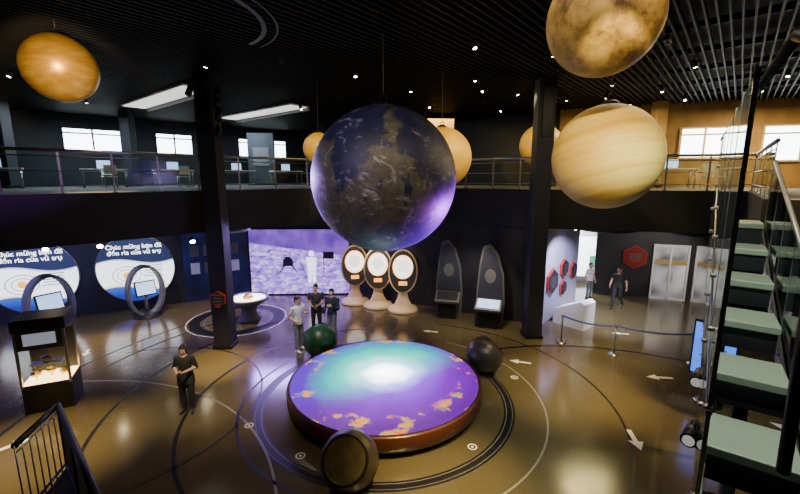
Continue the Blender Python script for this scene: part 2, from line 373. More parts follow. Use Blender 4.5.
for (x,y) in ((1.5,7.47),(3.2,10.4),(-3.4,8.2),(-2.0,7.2)):
    b=B('floor_icon_marking'); b.ring((0,0),.07,.1,.005,arrow_m); b.ring((0,0),0.001,.03,.005,arrow_m,seg=24); b.fin((x,y,0))

# ---------------------------------------------------------------- hanging globes
def hanging(name,c,R,m):
    b=B(name); b.sph((0,0,0),R,m,seg=96)
    b.lathe([(R*.16,R*.985),(R*.15,R+.02),(R*.1,R+.05),(0,R+.05)],black,seg=32)
    k=.05*R
    pts=[(k*math.cos(a),0,R+.05+k+k*math.sin(a)) for a in [i*math.pi/8 for i in range(17)]]
    b.tube(pts,.01*R+.003,black,8)
    b.cyl((0,0,R+.05+2*k),(0,0,ZC-.03-c[2]),.009,grey,seg=6)
    return b.fin(c)
N=NT('earth_globe_surface',.5)
f=N.noise(N.mapping(loc=(2.3,.7,1.1)),.75,8,.62,.2); land=N.ramp(f,[(.5,(0,0,0)),(.53,(1,1,1))])
oc=N.ramp(N.noise(N.mapping(),3,4),[(.3,(.010,.012,.045)),(.7,(.022,.024,.085))]); la=N.ramp(N.noise(N.mapping(),5,6,.7),[(.3,(.04,.045,.035)),(.7,(.13,.125,.09))])
cl=N.ramp(N.noise(N.mapping(scale=(1,1,1.4)),2.0,10,.78,1.2),[(.55,(0,0,0)),(.76,(.85,.85,.85))])
N.base(N.mix(cl,N.mix(land,oc,la),(.7,.66,.8))); N.bump(f,.3,.05)
hanging('earth_globe',(-.37,9.3,5.46),1.64,N.m)
N=NT('planet_gold',.36); N.b.inputs['Metallic'].default_value=.5
N.base(N.mix(.45,N.ramp(N.noise(N.mapping(scale=(.6,.6,2.6),rot=(.3,.2,0)),1.6,7,.65,.9),[(.3,(.2,.08,.01)),(.5,(.62,.33,.05)),(.7,(.95,.66,.2))]),(.8,.46,.08))); pg=N.m
hanging('venus_globe',(-6.8,8.5,7.66),.64,pg)
N=NT('planet_cratered',.55)
f=N.noise(N.mapping(),1.9,8,.66,.2); vo=N.n('ShaderNodeTexVoronoi',Scale=5.5); N.l(N.mapping(),vo.inputs['Vector'])
cr=N.ramp(vo.outputs['Distance'],[(0,(1.15,1.1,1)),(.10,(.75,.7,.64)),(.17,(1.1,1.1,1.1)),(.3,(1,1,1))])
N.base(N.mix(1,N.ramp(f,[(.36,(.08,.04,.01)),(.5,(.36,.23,.065)),(.68,(.64,.45,.16))]),cr,'MULTIPLY')); N.bump(f,.5,.04)
hanging('mercury_globe',(2.55,5.42,7.46),.68,N.m)
N=NT('planet_banded',.5)
dn=N.noise(N.mapping(),2.5,5,.6); sp=N.n('ShaderNodeSeparateXYZ'); N.l(N.mapping(rot=(.25,.15,0)),sp.inputs[0])
z=N.math('ADD',sp.outputs[2],N.math('MULTIPLY',dn,.10)); cx=N.n('ShaderNodeCombineXYZ'); N.l(z,cx.inputs[2])
bn=N.noise(cx.outputs[0],4.0,4,.6)
N.base(N.ramp(bn,[(.3,(.55,.32,.05)),(.45,(.76,.51,.11)),(.55,(.85,.62,.17)),(.7,(.66,.41,.08))])); pb=N.m
hanging('saturn_globe',(3.35,6.66,5.83),.83,pb)
py=rockmat('planet_yellow',(.6,.36,.04),(.8,.52,.08),2,.5,.05)
hanging('jupiter_globe',(1.25,12.35,6.1),.9,py); hanging('uranus_globe',(-2.65,13.4,6.45),.5,py); hanging('neptune_globe',(5.75,16.8,6.8),.85,py)

# ---------------------------------------------------------------- lunar video wall
N=NT('lunar_projection',.6)
sp=N.n('ShaderNodeSeparateXYZ'); N.l(N.tc,sp.inputs[0])
f=N.noise(N.mapping(scale=(1,1,2.2)),2.4,8,.72,.4); gr=N.ramp(f,[(.36,(.07,.03,.26)),(.5,(.32,.18,.78)),(.66,(.85,.66,1.1))])
sky=N.ramp(N.noise(N.mapping(),1.2,3),[(.3,(.06,.015,.24)),(.7,(.18,.07,.48))])
hz=N.math('ADD',N.math('MULTIPLY',sp.outputs[0],.14),N.math('ADD',sp.outputs[2],N.math('MULTIPLY',f,.35)))
hm=N.ramp(N.math('SUBTRACT',hz,2.35),[(0,(0,0,0)),(.04,(1,1,1))])
c=N.mix(hm,gr,sky); N.base((N.mix(.95,c,(0,0,0)))); N.emis(c,1.9)
b=B('lunar_video_wall'); b.box((0,0,1.6),(4.7,.06,3.15),black); b.box((0,-.035,1.6),(4.62,.01,3.08),N.m)
pic=mat('picture_dark_violet',(.03,.02,.06),.6); picl=mat('picture_light',(.4,.4,.4),.6,emit=(.85,.8,1),es=2.4)
def flat(poly,m,y=-.045): b.plate(poly,y,y+.004,m)
flat(oval(.13,.14,.55,2.0,20),picl); flat([(.36,1.2),(.74,1.2),(.80,1.82),(.30,1.82)],picl); flat([(.36,.6),(.52,.6),(.54,1.2),(.36,1.2)],picl); flat([(.58,.6),(.74,.6),(.74,1.2),(.56,1.2)],picl)
flat([(-.8,1.4),(-.3,1.4),(-.33,1.7),(-.45,1.85),(-.65,1.85),(-.78,1.7)],pic); flat([(-1.0,1.05),(-.96,1.05),(-.7,1.4),(-.78,1.4)],pic); flat([(-.14,1.05),(-.1,1.05),(-.3,1.4),(-.38,1.4)],pic); flat([(1.1,.9),(1.14,.9),(1.14,2.1),(1.1,2.1)],pic); flat([(1.14,1.75),(1.6,1.75),(1.6,2.08),(1.14,2.08)],pic)
b.fin((-4.72,18.48,0),.03)

# ---------------------------------------------------------------- circle signs + texts
N=NT('circle_sign_graphic',.5)
sp=N.n('ShaderNodeSeparateXYZ'); N.l(N.tc,sp.inputs[0])
w=N.math('ADD',sp.outputs[2],N.math('MULTIPLY',N.math('SINE',N.math('MULTIPLY',sp.outputs[0],2.2)),.12))
c=N.ramp(N.math('ADD',N.math('MULTIPLY',w,.4),.5),[(.0,(.01,.02,.18)),(.16,(.02,.07,.4)),(.18,(.9,.7,.2)),(.21,(.9,.95,1)),(.6,(.85,.92,1)),(.64,(.01,.015,.05)),(1,(.01,.015,.05))])
N.base(N.mix(.7,c,(0,0,0))); N.emis(c,2.6); circ=N.m
aL=math.atan2(3.56,6.9); nL=V((math.sin(aL),-math.cos(aL),0))
def circ_sign(x,text,r=1.38):
    y=13.8+(x+16.5)*.516; p=V((x,y,0))+nL*.14
    b=B('circular_wall_sign'); b.plate(oval(r,r,0,0,64),-.05,.04,black,mf=circ); 
    b.plate(oval(r+.05,r+.05,0,0,64),-.02,.04,steel)
    for k in (.32,.5):
        q=[(-.35+k*math.cos(t*math.pi/12),0 ,-.25+k*.75*math.sin(t*math.pi/12)) for t in range(25)]
        b.tube([V((u[0],-.06,u[2])) for u in q],.012,darkblue,6)
    b.sph((-.35,-.06,-.25),(.14,.02,.14),glow_orange,20)
    for i in range(5): b.box((.6,-.06,.1-.11*i),(.7-.1*(i%2),.01,.03),grey)
    sg=b.fin((p.x,p.y,1.75),aL)
    cu=bpy.data.curves.new('sign_text','FONT'); cu.body=text; cu.size=.25; cu.extrude=.005; cu.align_x='CENTER'
    o=bpy.data.objects.new('lettering',cu); bpy.context.collection.objects.link(o); o.data.materials.append(glow_white)
    o.parent=sg; o.location=(0,-.07,.87); o.rotation_euler=(math.pi/2,0,0)
circ_sign(-14.1,'Chúc mừng bạn đã\nđến rìa của vũ trụ'); circ_sign(-11.15,'Chúc mừng bạn đã\nđến rìa của vũ trụ')
b=B('star_wall_portraits')
d=V((2.4,1.24,0)).normalized(); a=math.atan2(d.y,d.x); nn=V((math.sin(a),-math.cos(a),0))
gp=mat('glow_portrait',(.3,.3,.4),.4,emit=(.3,.3,.5),es=.35)
for i in range(4):
    for j in range(2):
        p=V((-9.6,17.36,0))+d*(.45+i*.55)+nn*.1
        b.box((p.x,p.y,1.5+j*.8),(.36,.04,.5),gp if (i+j)%3==0 else grey,(0,0,a))
b.fin()
def hoop_stand(x,y,rz,s=1):
    b=B('oval_touchscreen_stand')
    out=oval(.62,1.0,0,1.05,40); 
    for i in range(40):
        p,q=out[i],out[(i+1)%40]
        c=((p[0]+q[0])/2,0,(p[1]+q[1])/2); L=math.dist(p,q); an=math.atan2(q[1]-p[1],q[0]-p[0])
        b.box(c,(L+.03,.36,.1),grey if abs(c[0])>.2 else dark,(0,-an,0))
    b.box((0,-.02,1.15),(.75,.06,.6),black,(-.3,0,0),.01); b.box((0,-.06,1.16),(.66,.02,.5),glow_scr,(-.3,0,0))
    b.cyl((0,.05,.2),(0,.02,1.0),.06,steel); b.lathe([(0,0),(.5,0),(.5,.05),(.2,.12),(0,.12)],black)
    o=b.fin((x,y,0),rz); o.scale=(s,s,s)
hoop_stand(-10.2,15.5,.9,1.0); hoop_stand(-12.3,13.5,1.1,1.05)
b=B('round_light_basin'); b.lathe([(0,0),(.45,0),(.4,.08),(.28,.3),(.34,.55),(.68,.75),(.78,.82),(.78,.9),(.7,.92),(.66,.86)],grey,seg=48); b.lathe([(.66,.86),(.4,.8),(0,.78)],mat('glow_basin',(.9,.9,.8),.4,emit=(1,.93,.75),es=5),seg=48)
b.sph((0,0,.9),(.2,.2,.14),gold); b.fin((-5.95,15.1,0))
glow_label=mat('glow_label',(.3,.3,.35),.4,emit=(.6,.65,.8),es=.35)
b=B('glass_display_case')
b.box((0,0,.35),(.95,.8,.7),black,bevel=.02); 
for x in (-.45,.45):
    for y in (-.38,.38): b.box((x,y,1.35),(.05,.05,1.4),steel)
b.box((0,0,.72),(.88,.72,.04),glow_warm); b.box((0,.36,1.25),(.88,.03,1.1),dark)
b.box((0,0,2.15),(1.0,.84,.3),black,bevel=.02); b.box((0,-.39,1.8),(.86,.03,.46),dark); b.box((0,-.41,1.82),(.6,.01,.28),glow_label)
for (x,z) in ((-.27,.82),(.02,.88),(.28,.8)): b.sph((x,-.05,z+.03),(.11,.1,.09),gold,16); b.cyl((x,-.05,.74),(x,-.05,z),.03,white)
b.box((0,-.15,1.14),(.6,.25,.03),white); b.sph((0,-.15,1.24),(.14,.1,.09),cream,16)
for x in (-.25,.25): b.cyl((x,-.15,.74),(x,-.15,1.13),.012,steel,seg=8)
b.box((0,-.39,1.15),(.86,.01,.8),glass); b.fin((-8.55,9.15,0),.45)

# ---------------------------------------------------------------- arched stands
glow_scrw=mat('glow_screen_white',(.8,.8,.8),.4,emit=(1,.97,.92),es=2.4)
def arch_stand(x,y,rz):
    b=B('arched_info_stand')
    b.lathe([(0,0),(.62,0),(.64,.04),(.6,.12),(.3,.22),(0,.24)],cream,seg=40)
    sp=[V((0,.05+.28*math.sin(t*1.7),.1+1.1*t)) for t in [i/8 for i in range(9)]]
    b.loft([(p,.46-.26*math.sin(math.pi*i/8),.12) for i,p in enumerate(sp)],cream,24)
    M=Matrix.Translation((0,.1,1.65))@Euler((-.18,0,0)).to_matrix().to_4x4()
    b.plate(oval(.56,.86,0,0,48),-.04,.1,dark,mtx=M)
    b.plate(oval(.62,.93,0,.0,48),.02,.14,cream,mtx=M)
    b.plate(oval(.43,.50,0,.18,40),-.055,-.03,glow_orange,mtx=M); b.plate(oval(.40,.47,0,.18,40),-.065,-.05,glow_scrw,mtx=M)
    for i,w in enumerate((.22,.3,.34,.3,.24)): b.box(M@V((0,-.068,.42-i*.1)),(w*1.5,.006,.03),grey,(-.18,0,0))
    b.box(M@V((0,-.06,-.5)),(.34,.03,.16),glow_orange,(-.18,0,0),.01)
    b.fin((x,y,0),rz)
arch_stand(-2.0,17.3,.15); arch_stand(-.95,16.75,.05); arch_stand(.12,16.2,0)
def console(x,y,rz,scr):
    b=B('tall_fin_console')
    P=[(-.5,0),(.5,0),(.55,1.0),(.48,2.0),(.25,2.75),(-.05,3.1),(-.3,3.0),(-.42,2.3),(-.5,1.2)]
    b.plate(P,.2,.32,mat('fin_edge',(.12,.11,.10),.5)); b.plate([(p[0]*.88,.1+p[1]*.93) for p in P],.17,.22,mat('fin_panel',(.03,.03,.035),.35))
    b.plate(oval(.2,.26,.0,1.9,24),.14,.18,mat('fin_edge'))
    b.box((0,0,.35),(.7,.42,.7),black,bevel=.03); b.box((0,-.1,.85),(.95,.62,.12),grey,(.45,0,0),.02); b.box((0,-.13,.925),(.8,.46,.02),scr,(.45,0,0))
    b.fin((x,y,0),rz)
console(1.9,15.35,-.25,dark); console(3.3,14.3,-.35,glow_scr)
def hexsign(p,z,a,r=.42,face=dark):
    b=B('hexagon_wall_sign'); h=[(r*math.sin(i*math.pi/3),r*math.cos(i*math.pi/3)) for i in range(6)]
    b.plate(h,-.05,.03,red,mf=red); b.plate([(q[0]*.92,q[1]*.92) for q in h],-.07,-.04,face)
    for i in range(4): b.box((0,-.075,.15-i*.1),(r*1.0-.1*(i%2),.006,.03),grey)
    b.box((0,-.075,-.22),(.12,.006,.05),red)
    n=V((math.sin(a),-math.cos(a),0))*.13; b.fin((p[0]+n.x,p[1]+n.y,z),a)
aH=math.atan2(2.6,2.5)
for i,(t,z,r_) in enumerate(((.25,1.6,.5),(.55,1.95,.36),(.55,1.15,.3),(.82,1.7,.34))): hexsign((5.1+2.5*t,14.3+2.6*t),z,aH,r_,dark)
hexsign((10.9,18.27),1.9,aR,.55,mat('hex_face_red',(.2,.015,.012),.4))
hexsign((-5.78,12.38),1.7,-.0,.27,dark)
b=B('white_sloped_exhibit'); b.plate([(-.6,0),(.6,0),(.6,.95),(.45,1.05),(-.6,.55)],-.4,.4,white); b.box((0,0,.84),(1.0,.6,.02),glow_scr,(0,-.43,0)); b.fin((6.6,14.55,0),-.9)
b=B('passage_backlit_panel'); b.box((0,0,1.4),(2.6,.06,2.2),white); b.box((0,-.04,1.4),(2.5,.02,2.1),mat('glow_cool',(.8,.8,.9),.5,emit=(.85,.9,1),es=4)); b.box((-.6,-.06,1.3),(.5,.02,1.4),glow_blue); b.box((.5,-.06,1.0),(.35,.02,.9),mat('pic_green',(.1,.4,.2),.5,emit=(.1,.5,.3),es=.8)); b.fin((9.7,20.8,0))
b=B('queue_barrier'); P=[(5.45,12.8),(6.74,11.86),(8.77,11.2)]
for (x,y) in P:
    b.lathe([(0,0),(.17,0),(.17,.02),(.05,.05),(.03,.06)],steel,(x,y,0),24); b.cyl((x,y,.05),(x,y,.98),.028,steel); b.cyl((x,y,.9),(x,y,1.0),.04,steel)
for p,q in zip(P,P[1:]):
    n=8; pts=[V((p[0]+(q[0]-p[0])*i/n,p[1]+(q[1]-p[1])*i/n,.95-.1*math.sin(math.pi*i/n))) for i in range(n+1)]
    for u,w in zip(pts,pts[1:]):
        d=w-u; c=(u+w)/2; b.box(c,(d.length+.01,.008,.055),mat('belt_blue',(.08,.11,.45),.6),(0,-math.asin(d.z/d.length),math.atan2(d.y,d.x)))
b.fin()

# ---------------------------------------------------------------- right stair
b=B('staircase'); d2=V((.598,.801,0)); pr=V((.801,-.598,0)); a=math.atan2(d2.y,d2.x)
c0=V((3.15,3.25,3.14)); step=V((.57,.764,.312))
tr=[c0+step*i for i in range(-3,6)]
for c in tr:
    b.box(c,(.66,.64,.09),tread,(0,0,a),.012); e=c-d2*.27+V((0,0,-.17)); b.box(e,(.03,.6,.26),black,(0,0,a))
s0=tr[0]-V((0,0,.2)); s1=tr[-1]-V((0,0,.2)); dv=s1-s0
for sgn in (-1,1):
    A0=s0+pr*.33*sgn; A1=s1+pr*.33*sgn
    c=(A0+A1)/2; L=dv.length+.6; el=math.atan2(dv.z,math.hypot(dv.x,dv.y))
    R=Matrix.Rotation(a,4,'Z')@Matrix.Rotation(-el,4,'Y'); b.box(c,(L,.03,.22),black,tuple(R.to_euler()))
for k in (0,4,8):
    p=tr[k]; b.cyl((p.x,p.y,0),(p.x,p.y,p.z-.1),.07,black)
stair=b.fin()
b=B('glass_balustrade')
zt=6.2
def gpanel(p,q,zb0,zb1,ztop):
    f0=len(b.bm.faces); n=-pr*.012; g_=.03*d2
    vs=[p+g_+V((0,0,zb0)),q-g_+V((0,0,zb0)),V((q.x,q.y,ztop(q)))-g_,V((p.x,p.y,ztop(p)))+g_]
    A=[b.bm.verts.new(v) for v in vs]; C=[b.bm.verts.new(v+n) for v in vs]
    b.bm.faces.new(A); b.bm.faces.new(C[::-1])
    for j in range(4): b.bm.faces.new((A[j],A[(j+1)%4],C[(j+1)%4],C[j]))
    b._done(f0,glass,False)
Lp=[c-pr*.37 for c in tr]; Rp=[c+pr*.37 for c in tr]
for i in range(2,len(Lp)-1):
    gpanel(Lp[i],Lp[i+1],-.1,-.1,lambda v:zt-.05)
    gpanel(Rp[i],Rp[i+1],-.1,-.1,lambda v:v.z+1.05)
for p in Lp[2:]:
    b.box((p.x,p.y,(p.z-.2+zt)/2),(.02,.03,zt-p.z+.2),steel,(0,0,a))
    for zz in (p.z+.25,p.z+1.0): b.cyl(V((p.x,p.y,zz))-pr*.04,V((p.x,p.y,zz))+pr*.02,.025,steel,seg=10)
for p in Rp[2:]: b.box((p.x,p.y,p.z+.45),(.03,.03,1.2),steel,(0,0,a))
near=V((1.98,2.14,zt)); far=V((Lp[-1].x,Lp[-1].y,zt))+d2*.4
b.tube([far,near,near+V((-.0,-.12,-.06)),near+V((.0,-.2,-.35)),near+V((.0,-.28,-1.3)),near+V((0,-.3,-2.2))],.03,black,12)
b.tube([Lp[-1]+V((0,0,.95)),Lp[2]+V((0,0,.95))],.022,steel,10)
b.tube([Rp[-1]+V((0,0,1.07)),Rp[2]+V((0,0,1.07))],.028,steel,10)
b.fin().parent=stair
b=B('blue_touchscreen_panel'); b.box((0,0,1.35),(.06,.95,1.4),black); b.box((-.04,0,1.35),(.02,.86,1.3),glow_blue)
for i in range(5): b.box((-.055,0,1.75-.14*i),(.006,.55-.1*(i%2),.04),white)
b.box((0,0,.35),(.1,.3,.7),black); b.lathe([(0,0),(.3,0),(.3,.04),(0,.05)],black); b.fin((7.6,9.1,0),.5)
b=B('stage_spotlights')
for c in (V((3.42,4.3,3.22)),V((2.80,3.52,3.05)),V((2.6,3.15,2.6))):
    b.cyl(c+V((.16,.12,.0)),c+V((-.07,-.10,0)),.07,black,seg=18); b.cyl(c+V((-.07,-.10,0)),c+V((-.08,-.11,0)),.05,mat('lamp_lens',(.5,.5,.48),.3,emit=(1,.97,.9),es=.3),seg=18); b.tube([c+V((.06,.02,.05)),c+V((.1,.02,.14)),c+V((.2,-.02,.12))],.012,black,8)
b.fin().parent=stair
# foreground landing with balustrade
b=B('entry_landing_railing'); 
LP=[(-5.1,5.5),(-2.3,2.9),(-2.3,1.0),(-4.7,1.0),(-4.85,4.5)]
b.prism(LP[::-1],0,1.15,darkblue,mtop=dark)
def leg(p,q):
    p=V((*p,1.15)); q=V((*q,1.15)); n=round((q-p).length/.13)
    b.tube([p+V((0,0,1.05)),q+V((0,0,1.05))],.04,black,12); b.tube([p+V((0,0,.95)),q+V((0,0,.95))],.012,steel,8); b.tube([p+V((0,0,.1)),q+V((0,0,.1))],.018,black,8)
    for i in range(n+1):
        w=p.lerp(q,i/n); k=i%8==0; b.cyl(w,w+V((0,0,1.05)),.024 if k else .009,black if k else steel,seg=8)
leg((-5.05,5.42),(-2.35,2.92)); leg((-5.05,5.42),(-4.82,4.5))
b.sph((-5.05,5.42,2.2),.045,black,16)
b.fin()

# ---------------------------------------------------------------- upper level furniture
def ctable(x,y,rz):
    b=B('white_display_table'); b.box((0,0,.74),(1.6,.7,.05),white,bevel=.01)
    for sx in (-.72,.72):
        for sy in (-.28,.28): b.cyl((sx,sy,0),(sx,sy,.72),.025,steel,seg=8)
    b.box((0,.1,.95),(.5,.04,.36),black); b.box((0,.075,.95),(.46,.01,.32),glow_scr); b.cyl((0,.1,.76),(0,.1,.8),.05,black); b.fin((x,y,ZM),rz)
def chair(x,y,rz):
    b=B('stacking_chair'); b.box((0,0,.45),(.44,.42,.04),white,bevel=.01); b.box((0,.2,.72),(.42,.03,.36),white,(.12,0,0),.01)
    for sx in (-.19,.19):
        for sy in (-.18,.18): b.cyl((sx,sy,0),(sx,sy,.44),.013,steel,seg=8)
        b.cyl((sx,.19,.44),(sx,.21,.65),.012,steel,seg=8)
    b.fin((x,y,ZM),rz)
for (x,y) in ((-14.5,14.5),(-12.2,16.8),(-10.3,18.5),(-8,20),(-6,21.5)): ctable(x,y,.7)
for (x,y,r_) in ((-14,13.4,3.6),(-11.4,16.0,3.8),(-9.4,17.6,3.9),(-12.9,17.9,.6),(9.4,15.2,3),(11.2,15,3.1)): chair(x,y,r_)
ctable(8.3,16.4,-.3); ctable(10.6,15.9,-.3)
for (x,y,w,h) in ((-7.6,22.5,1.4,2.8),(2.0,20.5,1.3,3.3)):
    b=B('exhibit_partition'); b.box((0,0,h/2),(w,.3,h),w_up if x<0 else w_warm,bevel=.02); b.box((0,-.17,h*.55),(w*.6,.03,h*.35),grey); b.box((0,0,.05),(w+.1,.4,.1),black); b.fin((x,y,ZM),.1)

# ---------------------------------------------------------------- people
skin_m=mat('skin',(.55,.33,.22),.5); hair_m=mat('hair_black',(.012,.01,.009),.4); lip=mat('lips',(.4,.12,.1),.5); eye=mat('eye_dark',(.02,.015,.01),.2); eyew=mat('eye_white',(.8,.8,.8),.3); shoe_m=mat('shoe_black',(.02,.02,.02),.4); shoe_w=mat('shoe_white',(.6,.6,.6),.5)
def person(name,loc,yaw,H,arms,top,pants,legs=None,longhair=False,head=(0,0),sleeve=.9,wide=1.0,shoe=None,hem=.84,curl=.5,item=None,sh=1.0):
    shoe=shoe or shoe_m
    b=B(name); caps=[]
    def cap(lab,p0,p1,r0,r1,geo=True):
        p0=V(p0);p1=V(p1); caps.append((lab,p0,p1,r0,r1))
        if geo:
            b.cyl(p0,p1,r0,skin_m,r1,seg=14); b.sph(p0,r0,skin_m,14); b.sph(p1,r1,skin_m,14)
    rings=[(hem,.172*wide,.12*wide),(.92,.165*wide,.118),(1.02,.145*wide,.105),(1.12,.142,.104),(1.24,.165*sh,.115),(1.33,.175*sh,.108),(1.39,.15*sh,.09),(1.43,.08,.068),(1.47,.056,.056),(1.53,.052,.054)]
    b.loft([(V((0,0,z)),x,y) for z,x,y in rings],skin_m,24)
    caps.append(('top',V((-.06,0,hem+.1)),V((-.08*sh,0,1.33)),.11,.1)); caps.append(('top',V((.06,0,hem+.1)),V((.08*sh,0,1.33)),.11,.1)); caps.append(('skin',V((0,0,1.47)),V((0,0,1.55)),.056,.056))
    L=legs or {}
    for s in (-1,1):
        k='L' if s<0 else 'R'
        hip=V((s*.088,0,.88)); knee=V(L.get(k+'k',(s*.10,-.015,.48))); ank=V(L.get(k+'a',(s*.105,.02,.09))); toe=V(L.get(k+'t',(ank.x+s*.03,ank.y-.17,.035)))
        cap('pants',hip,knee,.09*wide,.064*wide); cap('pants',knee,knee.lerp(ank,.35),.062*wide,.058*wide); cap('pants',knee.lerp(ank,.35),ank,.058*wide,.046*wide)
        heel=V((ank.x,ank.y+.05,ank.z-.055)); cap('shoe',heel,toe,.038,.036); cap('shoe',ank-V((0,0,.03)),toe.lerp(heel,.4)+V((0,0,.012)),.04,.04)
        el,wr,nm=[V(q) for q in arms[k]]; shd=V((s*.178*sh,0,1.375))
        m_=shd.lerp(el,.55) if sleeve<.8 else el
        cap('top',shd,m_,.058,.05); cap('top' if sleeve>=.8 else 'skin',m_,el,.046 if sleeve<.8 else .048,.041)
        w1=el.lerp(wr,.45); 
        cap('top' if sleeve>1.2 else 'skin',el,w1,.041,.036); cap('top' if sleeve>1.6 else 'skin',w1,wr,.036,.026)
        d=(wr-el).normalized(); nm=(nm-d*nm.dot(d)).normalized(); sd=d.cross(nm)
        for o_ in (-.022,0,.022): cap('skin',wr+d*.015+sd*o_*.6,wr+d*.075+sd*o_,.017,.016)
        for i,(o_,ln) in enumerate(((-.031,.062),(-.0105,.074),(.0105,.07),(.031,.054))):
            q=wr+d*.075+sd*o_; dd=(d+sd*o_*4).normalized(); ang=.25
            for j,f_ in enumerate((.42,.33,.25)):
                ang+=curl*.7; e=q+(dd*math.cos(ang)+nm*math.sin(ang))*ln*f_*1.15; rr=.0088-.0009*j
                FING.append((q.copy(),e.copy(),rr)); q=e
        tq=wr+d*.025-sd*.025*s*1; t1=tq+(d*.6-sd*.7*s+nm*.3).normalized()*.04; t2=t1+(d*.9+nm*.35).normalized()*.032
        FING.append((tq,t1,.011)); FING.append((t1,t2,.0095))
    Rh=Matrix.Rotation(head[0],3,'Z')@Matrix.Rotation(head[1],3,'X'); pv=V((0,.0,1.50))
    def hp(p): return pv+Rh@(V(p)-pv)
    def hsph(c,r,m=skin_m): b.sph(hp(c),r,m,20,Rh)
    hsph((0,.008,1.605),(.077,.093,.096)); hsph((0,-.022,1.545),(.06,.068,.07)); hsph((0,-.05,1.505),(.035,.034,.03)); hsph((0,-.095,1.553),(.014,.018,.016)); hsph((0,-.088,1.575),(.009,.012,.026)); 
    for s in (-1,1): hsph((s*.078,.005,1.575),(.012,.02,.032)); hsph((s*.04,-.055,1.55),(.025,.025,.025))
    caps.append(('skin',hp((0,0,1.52)),hp((0,0,1.62)),.09,.095))
    bmesh.ops.recalc_face_normals(b.bm,faces=b.bm.faces)
    ob=b.fin(recalc=False)
    rm=ob.modifiers.new('r','REMESH'); rm.mode='VOXEL'; rm.voxel_size=.0125; sm=ob.modifiers.new('s','SMOOTH'); sm.factor=.5; sm.iterations=3
    dg=bpy.context.evaluated_depsgraph_get(); me=bpy.data.meshes.new_from_object(ob.evaluated_get(dg)); bpy.data.objects.remove(ob)
    me.materials.clear()
    c=B(name); c.bm.from_mesh(me); M={'skin':skin_m,'top':top,'pants':pants,'shoe':shoe}; idx={k:c.mi(v) for k,v in M.items()}
    for f in c.bm.faces:
        p=f.calc_center_median(); best=None;bd=9
        for lab,p0,p1,r0,r1 in caps:
            ax=p1-p0; t_=max(0,min(1,(p-p0).dot(ax)/max(1e-9,ax.length_squared))); dst=(p-(p0+ax*t_)).length-(r0+(r1-r0)*t_)
            if dst<bd: bd=dst;best=lab
        if best=='top' and p.z<hem-.01: best='pants' 
        if best=='pants' and p.z>hem+.03 and abs(p.x)<.2 : best='top'
        if best=='top' and p.z>1.435 and abs(p.x)<.08: best='skin'
        f.material_index=idx[best]; f.smooth=True
    h=B('detail'); h.mats=c.mats
    while FING:
        q,e,rr=FING.pop(); h.cyl(q,e,rr,skin_m,rr*.93,seg=8); h.sph(e,rr*.95,skin_m,8); h.sph(q,rr,skin_m,8)
    def h2(p,r,m): h.sph(hp(p),r,m,20,Rh)
    h2((0,.022,1.622),(.084,.096,.092),hair_m); h2((0,.045,1.57),(.08,.068,.075),hair_m); h2((0,-.03,1.672),(.06,.055,.03),hair_m)
    if longhair: h2((0,.06,1.5),(.075,.045,.1),hair_m); h2((.07,.0,1.58),(.018,.045,.09),hair_m); h2((-.07,.0,1.58),(.018,.045,.09),hair_m)
    for s in (-1,1):
        h2((s*.031,-.074,1.583),(.014,.009,.008),eyew); h2((s*.031,-.082,1.583),(.006,.004,.006),eye); h2((s*.032,-.082,1.602),(.017,.006,.0035),hair_m)
    h2((0,-.087,1.523),(.021,.008,.0065),lip)
    if item=='phone': h.box((0,-.335,1.13),(.075,.012,.15),black,(-.5,0,0),.004)
    if item=='bag':
        h.box((.0,.17,1.15),(.3,.14,.42),shoe_m,(0,0,0),.04)
        for s in (-1,1): h.tube([V((s*.1,.12,1.35)),V((s*.11,.02,1.45)),V((s*.12,-.115,1.32)),V((s*.14,-.09,1.12)),V((s*.15,.08,1.0))],.016,shoe_m,8)
    if item=='strap': h.tube([V((-.14,.0,1.44)),V((-.08,-.12,1.3)),V((.08,-.13,1.1)),V((.19,-.03,.92))],.012,shoe_m,8); h.box((.22,.0,.85),(.07,.24,.2),shoe_m,(0,0,0),.02)
    me2=bpy.data.meshes.new('d'); h.bm.to_mesh(me2); h.bm.free(); c.bm.from_mesh(me2)
    mz=min(v.co.z for v in c.bm.verts); s=H/1.7
    for v in c.bm.verts: v.co.z-=mz
    o=c.fin(loc,yaw,False); o.scale=(s,s,s); return o
FING=[]
blk=mat('cloth_black',(.015,.015,.017),.8); blk2=mat('cloth_charcoal',(.04,.04,.045),.8); wht=mat('cloth_white',(.65,.67,.7),.8); gry=mat('cloth_grey',(.13,.14,.17),.8); navy=mat('cloth_navy',(.02,.025,.06),.8)
hang=lambda s:((s*.25,.03,1.1),(s*.26,-.06,.86),(-s,0,0))
person('standing_woman',(-5.05,8.77,0),.12,1.68,{'L':((-.25,.02,1.12),(-.075,-.25,1.11),(0,.3,1)),'R':((.25,.02,1.12),(.075,-.25,1.13),(0,.3,1))},blk,blk,longhair=True,head=(0,.25),sleeve=.9,wide=1.2,hem=.74,item='phone',curl=.9,sh=1.0)
person('standing_man',(-3.26,12.2,0),1.0,1.8,{'L':((-.27,.1,1.12),(-.2,-.1,1.0),(1,0,0)),'R':((.26,-.02,1.12),(.2,-.25,1.18),(-1,0,0))},wht,gry,head=(.2,.1),sleeve=.6,shoe=shoe_w,legs={'Lk':(-.11,-.05,.48),'La':(-.14,-.06,.09)},sh=1.12,wide=1.05)
person('standing_man',(-2.95,13.5,0),.1,1.86,{'L':((-.24,.05,1.1),(-.1,-.16,1.02),(1,0,.3)),'R':((.24,.05,1.1),(.1,-.17,1.05),(-1,0,.3))},blk2,blk,head=(-.2,.15),sleeve=.6,item='strap',sh=1.12,wide=1.05)
